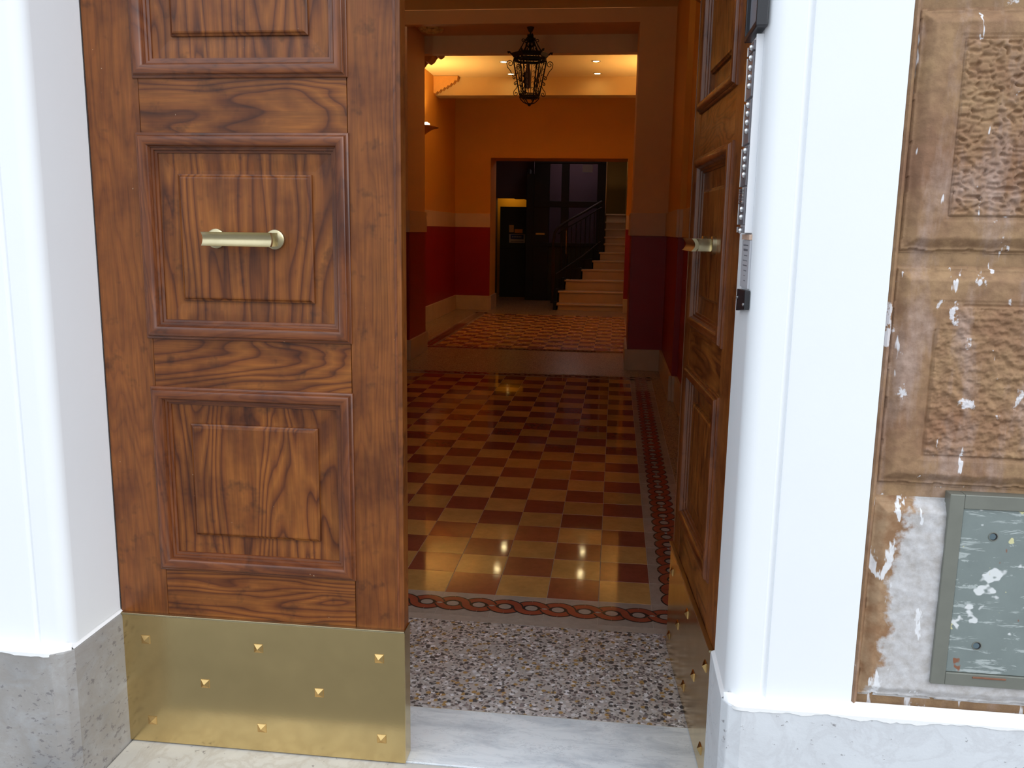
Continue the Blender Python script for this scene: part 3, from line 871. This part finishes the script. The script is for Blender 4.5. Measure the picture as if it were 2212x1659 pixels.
    for hx, dr, rx in ((hx0, 1, hx0 + .012), (hx1, -1, hx1 - .010)):
        MB().lathe([(0, -.010), (.0205, -.010), (.0235, -.0075), (.0240, .003)], c=(sgn * rx, 0, 1.368), seg=28, axis='y').build('rose', 'brass_handle', hd, smooth=True, fix=True)
        pf = []
        for a_ in range(9):
            u = -1 + 2 * a_ / 8
            pf.append((hx + dr * (.0015 + .0070 * (1 - u * u)), 1.368 + u * (H_ - .0004)))
        pf += [(hx + dr * .016, 1.368 + H_ - .001), (hx + dr * .019, 1.368), (hx + dr * .016, 1.368 - H_ + .001)]
        MB().prism([(sgn * x_, z_) for x_, z_ in pf], -.0505, -.008, axis='y').build('handle_post', 'brass_handle', hd, smooth=True)
    return t
door_leaf('door_1', 1, (XL + .001, YD, 0), 0, 'closed left wooden door leaf with brass kick plate, seen face on')
door_leaf('door_2', -1, (XR, YD, 0), math.radians(-86.2), 'right wooden door leaf swung inward beside the white surround')

# ================================================================= OBJECTS
# ---- intercom on the right reveal
RX = XR
def zi(y): return 1.792 - (y - 73) / 430 * .391
ic = tag(empty('intercom', (RX, 1.90, zi(503))), 'tall stainless doorbell panel with two columns of round buttons on the right reveal', 'intercom')
def rel(m, t): # shift vertices into the local frame of an empty
    l_ = t.location; m.v = [(a - l_.x, b_ - l_.y, c - l_.z) for a, b_, c in m.v]; return m
rel(MB().box(RX - .015, RX, 1.858, 1.862, zi(503), zi(73)).box(RX - .012, RX, 1.862, 1.950, zi(503), zi(73)), ic).build('casing', 'steel_white', ic, bevel=.0008)
mods = [(zi(104), zi(84), [92]), (zi(203), zi(108), [114, 135, 155, 174]), (zi(304), zi(209), [215, 234, 253, 272]), (zi(397), zi(310), [315, 333, 351, 369]), (zi(484), zi(402), [446, 464]), (zi(502), zi(489), [495])]
for z0, z1, bs in mods:
    p = rel(MB().box(RX - .0185, RX - .0120, 1.866, 1.942, z0, z1), ic).build('module_plate', 'steel_dark', ic, bevel=.001)
    rel(MB().box(RX - .0200, RX - .0115, 1.9425, 1.9465, z0, z1), ic).build('plate_rim', 'steel', ic, bevel=.0006)
    for yb in bs:
        z = zi(yb + 3)
        rel(MB().lathe([(.0066, 0), (.0066, -.0025), (.005, -.0050), (0, -.0058)], c=(RX - .0182, 1.893, z), seg=14, axis='x'), ic).build('button', 'steel', p, smooth=True)
    if len(bs) == 2:
        gm_ = MB()
        for i in range(11): gm_.box(RX - .0215, RX - .0183, 1.884, 1.938, zi(436) + i * .003, zi(436) + i * .003 + .0014)
        rel(gm_, ic).build('speaker_grille', 'steel', p)
# ---- camera / lamp unit at the top
cu = tag(empty('entry_camera_unit', (RX, 1.88, 1.80)), 'black framed video entry unit with grey lens above the doorbell panel', 'entry camera')
rel(MB().box(RX - .022, RX, 1.826, 1.836, 1.800, 2.06).box(RX - .022, RX, 1.980, 1.990, 1.800, 2.06).box(RX - .022, RX, 1.836, 1.980, 1.800, 1.812).box(RX - .022, RX, 1.836, 1.980, 2.05, 2.06).box(RX - .010, RX, 1.834, 1.982, 1.81, 2.052), cu).build('housing', 'black_plastic', cu, bevel=.002)
rel(MB().box(RX - .014, RX - .0095, 1.838, 1.978, 1.814, 2.048), cu).build('lens_panel', 'grey_glass', cu, bevel=.002)
# ---- notice
nt = tag(empty('paper_notice', (RX, 1.90, 1.288)), 'laminated paper notice with faded lines of text below the doorbell panel', 'notice')
rel(MB().box(RX - .0045, RX, 1.848, 1.955, 1.286, 1.386), nt).build('sheet', 'paper', nt, bevel=.0005)
rel(MB().box(RX - .006, RX, 1.850, 1.957, 1.387, 1.398), nt).build('holder', 'belt_stone', nt, bevel=.0005)
tx = MB()
for i, (w0, w1, th_) in enumerate(((1.868, 1.935, .0028), (1.872, 1.93, .0045), (1.872, 1.92, .0018), (1.87, 1.932, .0018), (1.87, 1.93, .0022), (1.875, 1.915, .0018), (1.89, 1.91, .0015), (1.885, 1.905, .0015))):
    z = 1.374 - i * .0105
    y = w0
    while y < w1:
        L_ = random.uniform(.003, .009); tx.box(RX - .0048, RX - .0044, y, min(y + L_, w1), z, z + th_); y += L_ + .0018
rel(tx, nt).build('printed_text', 'ink', nt)
# ---- black plate with screws
bp_ = tag(empty('black_cover_plate', (RX, 1.90, 1.242)), 'small black cover plate with two chrome screws under the paper notice', 'cover plate')
rel(MB().prism([(1.836, 1.244), (1.955, 1.232), (1.955, 1.280), (1.836, 1.284)], RX - .010, RX, axis='x'), bp_).build('plate', 'black_plastic', bp_, bevel=.001)
for y, z in ((1.946, 1.262), (1.848, 1.254)):
    rel(MB().lathe([(.0035, 0), (.0035, -.002), (0, -.004)], c=(RX - .010, y, z), seg=12, axis='x'), bp_).build('screw', 'steel', bp_, smooth=True)

# ---- meter box
mbx = tag(empty('meter_box', (xx(.89), 1.815, zz(.474))), 'weathered zinc meter cupboard set into the patched stone block at lower right', 'meter box')
x0, x1, z0, z1 = xx(.690), xx(1.035), zz(.474), zz(.888)
ix0, ix1, iz0, iz1 = xx(.7185), xx(1.005), zz(.5015), zz(.8585)
yf = 1.806
fm = MB().box(x0, ix0, yf, 1.86, z0, z1).box(ix1, x1, yf, 1.86, z0, z1).box(ix0, ix1, yf, 1.86, z0, iz0).box(ix0, ix1, yf, 1.86, iz1, z1)
rel(fm, mbx).build('frame', 'zinc_frame', mbx, bevel=.0015)
dm = MB(); 
holes = [(xx(.782), zz(.802)), (xx(.775), zz(.564))]
d_ = rel(MB().box(ix0 + .001, ix1 - .001, yf + .004, yf + .010, iz0 + .001, iz1 - .001), mbx).build('door', 'zinc_door', mbx, bevel=.001)
for i, (hx, hz) in enumerate(holes):
    rel(MB().lathe([(.0100, -.0002), (.0096, -.0012), (.0080, -.0012), (.0080, .0006)], c=(hx, yf + .004, hz), seg=20, axis='y'), mbx).build('hole_rim', 'zinc_frame', d_, smooth=True)
    rel(MB().lathe([(0, -.0004), (.0082, -.0004)], c=(hx, yf + .004, hz), seg=20, axis='y'), mbx).build('hole', 'black_plastic', d_, fix=False)
    rel(MB().lathe([(0, -.0009), (.0064, -.0009)], c=(hx - .0016, yf + .004, hz), seg=20, axis='y'), mbx).build('plug', 'hole_grey', d_, fix=False)
rel(MB().box(xx(.772), xx(.838), yf - .0015, yf + .001, zz(.4925), zz(.4965)), mbx).build('slot', 'rust', mbx, bevel=.0008)

# ---- lantern
LX, LY, LZ = -.965, 9.50, 2.70
lt = tag(empty('hanging_lantern', (LX, LY, LZ)), 'black wrought-iron hexagonal lantern with scrolls hanging in the wide opening', 'lantern')
def L3(r, a, z): return (r * math.cos(a), r * math.sin(a), z)
HX = [math.radians(60 * i + 12) for i in range(6)]
def hexring(mb, r, z, t, h):
    for i in range(6):
        mb.tube([L3(r, HX[i], z), L3(r, HX[(i + 1) % 6], z)], t, 6)
    for i in range(6):
        mb.tube([L3(r, HX[i], z + h), L3(r, HX[(i + 1) % 6], z + h)], t, 6)
        for k in range(1, 5):
            f = k / 5; a = Vector(L3(r, HX[i], z)); b_ = Vector(L3(r, HX[(i + 1) % 6], z)); p = a.lerp(b_, f)
            mb.tube([p, p + Vector((0, 0, h))], t * .7, 5)
        a = Vector(L3(r, HX[i], z)); b_ = Vector(L3(r, HX[(i + 1) % 6], z))
        mb.quad([a, b_, b_ + Vector((0, 0, h * .62)), a + Vector((0, 0, h * .62))])
zt, zbm = .455, .105
rt, rb = .175, .105
m = MB(); hexring(m, rt, zt, .007, .035); m.build('upper_rim', 'dark_iron', lt, fix=False)
m = MB()
for i in range(6):
    a, b_ = HX[i], HX[(i + 1) % 6]
    m.quad([L3(rt + .005, a, zt + .035), L3(rt + .005, b_, zt + .035), L3(rt + .035, b_, zt + .07), L3(rt + .035, a, zt + .07)])
    # acroterion curl on each corner
    m.tube([L3(rt + .02, a, zt + .06), L3(rt + .045, a, zt + .085), L3(rt + .06, a, zt + .085), L3(rt + .055, a, zt + .07), L3(rt + .045, a, zt + .075)], [.008, .008, .010, .009, .005], 6)
m.build('cornice', 'dark_iron', lt, fix=False)
m = MB(); hexring(m, rb, zbm - .02, .006, .03); m.build('lower_rim', 'dark_iron', lt, fix=False)
for i in range(6):
    MB().tube([L3(rt, HX[i], zt), L3(rb, HX[i], zbm)], .0075, 6).build('corner_bar', 'dark_iron', lt)
for i in range(6):
    a, b_ = HX[i], HX[(i + 1) % 6]; mid = (a + b_) / 2 if i < 5 else (a + b_ + 2 * math.pi) / 2
    m = MB()
    for f in (.30, .70):
        p0 = Vector(L3(rt, a, zt)).lerp(Vector(L3(rt, b_, zt)), f); p1 = Vector(L3(rb, a, zbm)).lerp(Vector(L3(rb, b_, zbm)), f)
        if f < .5: m.tube([p0, p1], .0035, 5)
    for k in range(6):
        f = (k + .5) / 6
        ca = Vector(L3(rt, a, zt)).lerp(Vector(L3(rb, a, zbm)), f)
        ia = Vector(L3(rt, b_, zt)).lerp(Vector(L3(rb, b_, zbm)), f); dirn = (ia - ca).normalized()
        c0 = ca + dirn * .020
        m.tube([c0 + dirn * (.012 * math.cos(q)) + Vector((0, 0, .014 * math.sin(q))) for q in [j * math.pi / 4 for j in range(7)]], .003, 5)
    m.build('side_tracery', 'dark_iron', lt)
# scrolls outside the corner bars
def spiral(cx, cz, r0, turns, a0, sgn_=1, n=22):
    return [(cx + r0 * (1 - .8 * i / n) * math.cos(a0 + sgn_ * turns * 2 * math.pi * i / n), cz + r0 * (1 - .8 * i / n) * math.sin(a0 + sgn_ * turns * 2 * math.pi * i / n)) for i in range(n + 1)]
for i in range(6):
    a = HX[i]; m = MB()
    def rp(p): return L3(p[0], a, p[1])
    up = spiral(rt + .035, zt - .035, .036, 1.3, 0.2, 1)
    tail = [(rt + .005 - .0 , zt - .16), (rt + .028, zt - .11), (rt + .062, zt - .07)]
    m.tube([rp(p) for p in tail + up], .0042, 5)
    for zc, r_ in ((zt - .175, .018), (zt - .235, .016)):
        rr_ = rt + (rb - rt) * (zt - zc) / (zt - zbm)
        m.tube([rp(p) for p in [(rr_ + .002, zc + .03)] + spiral(rr_ + .022, zc, r_, 1.0, 1.0, -1, 14)], .0045, 5)
    dn = spiral(rb + .040, zbm + .015, .026, 1.2, .4, -1)
    m.tube([rp(p) for p in [(rb + .018, zbm + .11), (rb + .035, zbm + .07), (rb + .06, zbm + .04)] + dn], .0042, 5)
    m.build('scroll', 'dark_iron', lt)
# crown
m = MB()
for i in range(6):
    a = HX[i]
    m.tube([L3(rt * .95, a, zt + .05), L3(rt * .70, a, zt + .09), L3(rt * .48, a, zt + .15), L3(rt * .33, a, zt + .20), L3(rt * .16, a, zt + .235), L3(.012, a, zt + .26)], .006, 6)
    m.tube([L3(p[0], a, p[1]) for p in spiral(rt * .44, zt + .20, .020, 1.1, 3.4, -1, 12)], .004, 5)
    m.tube([L3(rt * .55, a, zt + .045), L3(rt * .40, a, zt + .10), L3(rt * .30, a, zt + .13)], .005, 5)
m.build('crown', 'dark_iron', lt)
m = MB()
for i in range(8):   # leaf cluster on the crown
    a = i * math.pi / 4
    for z, r, h in ((zt + .13, .052, .05), (zt + .18, .045, .05), (zt + .225, .032, .05)):
        p0 = Vector(L3(.012, a, z)); p1 = Vector(L3(r, a, z + h * .4)); p2 = Vector(L3(r * 1.05, a, z + h)); side = Vector((-math.sin(a), math.cos(a), 0)) * .011
        m.quad([p0 - side, p0 + side, p1 + side * 1.4, p1 - side * 1.4]); m.quad([p1 - side * 1.4, p1 + side * 1.4, p2])
m.tube([(0, 0, zt + .06), (0, 0, zt + .27)], .014, 8)
m.build('leaf_cluster', 'dark_iron', lt, fix=False)
# chain and canopy
m = MB(); ztop = 3.49 - LZ
m.tube([(0, 0, zt + .26), (0, 0, ztop - .02)], .006, 6)
for k in range(3):
    z = zt + .27 + k * .022
    m.tube([(.011 * math.cos(q), 0, z + .014 * math.sin(q)) if k % 2 else (0, .011 * math.cos(q), z + .014 * math.sin(q)) for q in [j * math.pi / 4 for j in range(8)]], .0035, 5, closed=True)
m.build('chain', 'dark_iron', lt)
MB().lathe([(0, -.05), (.02, -.045), (.035, -.015), (.04, 0)], c=(0, 0, ztop), seg=16).build('canopy', 'dark_iron', lt, smooth=True)
# basket finial
m = MB()
for i in range(6):
    a = HX[i]
    m.tube([L3(rb, a, zbm - .02), L3(rb * .86, a, zbm - .045), L3(rb * .55, a, zbm - .075), L3(.012, a, zbm - .09)], .0055, 6)
    m.tube([L3(p[0], a, p[1]) for p in spiral(rb * .62, zbm - .035, .014, 1.0, 2.4, -1, 10)], .0035, 5)
m.lathe([(0, -.020), (.016, -.012), (.020, 0), (.010, .012), (0, .014)], c=(0, 0, zbm - .092), seg=10)
m.build('basket_finial', 'dark_iron', lt)
MB().lathe([(0, .0), (.030, .01), (.036, .04), (.034, .15), (.028, .19), (.02, .215), (.018, .26), (0, .265)], c=(-.02, 0, .17), seg=18).build('glass_globe', 'frosted', lt, smooth=True)
MB().tube([(-.02, 0, .43), (-.02, 0, .47)], .006, 6).build('lamp_stem', 'dark_iron', lt)

# ---- stucco corbels under the beams
def corbel(x, y, zt_, sx, sz, w, label, mirror=1):
    poly = [(0, 0), (sx, 0), (sx * .99, -sz * .10)]
    N = 7
    for i in range(N):
        u0 = 1 - i / N; cx = sx * (u0 - .5 / N); cz = -sz * (.12 + .88 * (1 - u0 + .5 / N) ** .8)
        poly += [(cx + sx * .05, cz - sz * .01), (cx, cz - sz * .07), (cx - sx * .045, cz - sz * .02)]
    poly += [(0, -sz)]
    t = tag(MB().prism([(mirror * a, b_) for a, b_ in poly], 0, w, axis='y').build('stucco_corbel', 'plaster_corbel', bevel=.008), label, 'corbel', 'stucco corbels under the ceiling beams')
    t.location = (x, y, zt_); return t
corbel(-2.80, 13.295, 3.652, .37, .25, .15, 'scalloped stucco corbel at the end of the far ceiling beam, above the sconce side wall')
corbel(-2.80, 9.985, 3.42, .80, .40, .22, 'dark scalloped stucco corbel at the near beam, top left by the pilaster')
# rosette on the soffit
ro = tag(empty('stucco_rosette', (-2.03, 9.52, 3.49)), 'gilded stucco rosette on the soffit at the upper left', 'rosette')
m = MB()
for ring, (r, n_) in enumerate(((.10, 9), (.055, 6))):
    for i in range(n_):
        a = 2 * math.pi * i / n_ + ring * .3
        c = (r * math.cos(a), r * 1.3 * math.sin(a), -.012 - ring * .014)
        m.lathe([(0, -.018), (.024, -.010), (.034, .006), (.02, .014)], c=c, seg=8)
m.lathe([(0, -.04), (.02, -.03), (.03, -.01), (.03, .0)], seg=10)
m.build('petals', 'stucco_gold', ro)
MB().lathe([(0, -.012), (.13, -.010), (.14, -.002)], seg=20).build('backplate', 'stucco_gold', ro)

# ---- light switch on the end wall
ls = tag(B(-.028, .028, -.012, 0, -.04, .04).build('light_switch', 'sign_yellow', bevel=.003), 'small orange lit switch plate on the red dado right of the stair opening', 'switch')
ls.location = (.262, YB - .004, 1.076)

# ---- elevator cage
ev = tag(empty('elevator_cage', (-1.0, 17.5, 0)), 'tall dark iron and glass elevator shaft left of the stairs', 'elevator')
def e(m): return rel(m, ev)
ex0, ex1, ey = -1.80, -.235, 17.5
for a, b_, top_ in ((ex0, ex0 + .15, 2.50), (ex0 + .15, ex0 + .46, 2.74), (-1.105, -.955, 2.8), (-.40, -.235, 2.8)):
    e(B(a, b_, ey, ey + .10, 0, top_)).build('post', 'stair_dark_steel', ev, bevel=.006)
e(B(-1.65, ex1, ey - .01, ey + .09, 1.855, 1.975)).build('cross_bar', 'stair_dark_steel', ev, bevel=.005)
e(B(-1.65, ex1, ey - .01, ey + .09, 2.70, 2.95)).build('cross_bar', 'stair_dark_steel', ev, bevel=.005)
e(B(-1.65, ex1, ey - .01, ey + .09, 1.09, 1.16)).build('cross_bar', 'stair_dark_steel', ev, bevel=.005)
for a, b_ in ((-1.34, -1.105), (-.955, -.40)):
    e(B(a, b_, ey + .02, ey + .07, 0, 1.10)).build('lower_panel', 'green_black', ev, bevel=.004)
    for z0_, z1_ in ((1.16, 1.855), (1.975, 2.70)):
        e(B(a, b_, ey + .04, ey + .046, z0_, z1_)).build('glass_panel', 'lift_glass', ev)
e(B(-.70, -.50, ey - .012, ey + .0, 2.535, 2.68)).build('notice_plate', 'grey_glass', ev, bevel=.003)
e(B(-1.60, -1.42, ey - .006, ey + .0, 1.31, 1.345)).build('name_plate', 'sign_pale', ev, bevel=.002)
e(B(ex0, ex0 + .05, ey + .1, 19.3, 0, 2.6)).build('side_frame', 'stair_dark_steel', ev); e(B(-.285, -.235, ey + .1, 19.3, 0, 2.9)).build('side_frame', 'stair_dark_steel', ev)
e(B(-1.75, -.29, 19.2, 19.3, 0, 2.95)).build('shaft_back', 'mauve_wall', ev)
e(MB().tube([(-.225, ey - .02, 1.75), (-.225, ey - .02, 2.8)], .007, 6)).build('conduit', 'steel', ev)

# ---- dark door standing before the yellow passage
dd = tag(empty('metal_service_door', (-2.1, 17.9, 0)), 'dark green metal door with stickers in front of the yellow passage', 'door')
rel(B(-2.375, -1.80, 17.90, 17.95, .02, 1.865), dd).build('door_panel', 'green_black', dd, bevel=.004)
rel(B(-2.375, -1.80, 17.898, 17.91, 1.00, 1.03), dd).build('mid_rail', 'stair_dark_steel', dd, bevel=.003)
def sticker(nm, x0_, x1_, z0_, z1_, mt, label, d0=.004, inner=None):
    k_ = 17.9 / 18.2
    a, b_ = x0_ * k_, x1_ * k_; c, d2 = 1.4 + (z0_ - 1.4) * k_, 1.4 + (z1_ - 1.4) * k_
    t = tag(empty(nm, (a, 17.90, c)), label, 'sticker')
    rel(B(a, b_, 17.90 - d0, 17.90, c, d2), t).build('backing', mt, t)
    if inner:
        rel(B(a + .03, b_ - .03, 17.90 - d0 - .002, 17.90 - d0, c + (d2 - c) * .42, d2 - .012), t).build('blue_field', 'sign_blue', t)
        lm = MB()
        x = a + .06
        while x < b_ - .07: lm.box(x, x + .022, 17.90 - d0 - .003, 17.90 - d0 - .002, c + (d2 - c) * .62, c + (d2 - c) * .75); x += .034
        rel(lm, t).build('blurred_lettering', 'sign_white', t)
        rel(B(a + .03, b_ - .03, 17.90 - d0 - .002, 17.90 - d0, c + .018, c + .034), t).build('text_line', 'ink', t)
    return t
sticker('warning_sticker', -2.222, -2.125, 1.35, 1.498, 'sign_pale', 'pale upright sticker at the upper left of the dark door')
sticker('warning_sticker', -2.107, -1.94, 1.335, 1.415, 'sign_yellow', 'orange-yellow sticker right of the pale sticker on the dark door')
sticker('warning_sticker', -2.219, -1.885, 1.135, 1.315, 'sign_white', 'white sticker with blue box of lettering, lowest on the dark door', inner=True)

# ---- stairs
st = tag(empty('staircase', (-.4, 15.5, 0)), 'flight of tan marble steps climbing beside the elevator', 'staircase')
steps = [(-1.003, .112), (-1.002, .317), (-.91, .505), (-.612, .686), (-.424, .843), (-.305, .995), (-.222, 1.161), (-.222, 1.292), (-.222, 1.447), (-.222, 1.60), (-.222, 1.76)]
prev = 0
for i, (xl, z) in enumerate(steps):
    y = 15.45 + .32 * i
    s_ = rel(B(xl + .01, .188, y + .025, y + .36, max(0, prev - .0), z - .035), st).build('riser', 'step_marble', st)
    n_ = rel(B(xl - .015, .188, y, y + .36, z - .033, z), st).build('tread', 'step_marble', st, bevel=.008)
    prev = z
# stringer wall in dark iron carrying the balustrade
strg = MB()
for i, (xl, z) in enumerate(steps[:8]):
    y = 15.45 + .32 * i
    strg.box(xl - .07, xl - .016, y - .03, y + .33, 0, z + .03)
    if i and steps[i - 1][0] < xl - .05: strg.box(steps[i - 1][0] - .03, xl - .02, y - .02, y + .02, 0, z + .02)
rel(strg, st).build('stringer', 'stair_dark_steel', st)
rl = tag(empty('stair_railing', (-1.0, 15.7, 0)), 'black iron stair railing with double handrail and thin balusters', 'railing')
hr = [(-1.12, 15.70, .30), (-1.12, 15.74, 1.18), (-1.10, 15.80, 1.36), (-1.04, 15.9, 1.455), (-.93, 16.1, 1.55), (-.62, 16.6, 1.745), (-.30, 17.15, 1.965)]
rel(MB().tube(hr, [.022, .022, .026, .026, .022, .022, .022], 8), rl).build('handrail', 'dark_iron', rl, smooth=True)
hr2 = [(p[0], p[1], p[2] - .115) for p in hr[3:]]
rel(MB().tube(hr2, .012, 8), rl).build('lower_rail', 'dark_iron', rl, smooth=True)
rel(MB().tube([(-1.11, 15.68, .10), (-1.11, 15.74, 1.1)], .030, 8), rl).build('newel_post', 'dark_iron', rl)
sp = [(-1.06, 15.78, .62), (-.62, 16.45, .93), (-.30, 17.15, 1.20)]
rel(MB().tube(sp, .012, 6), rl).build('bottom_rail', 'dark_iron', rl)
N = 9
for i in range(N):
    f = (i + .5) / N
    x = -1.02 + .72 * f; y = 15.9 + 1.2 * f
    zt_ = 1.34 + .50 * f; zb_ = .62 + .58 * f
    rel(MB().tube([(x, y, zb_ - .30), (x, y, zt_)], .0085, 6), rl).build('baluster', 'dark_iron', rl)
rel(MB().tube([(-.905, 16.05, .98), (-.905, 16.05, 1.40)], .009, 6), rl).build('baluster', 'steel', rl)['label'] = 'bright steel baluster'
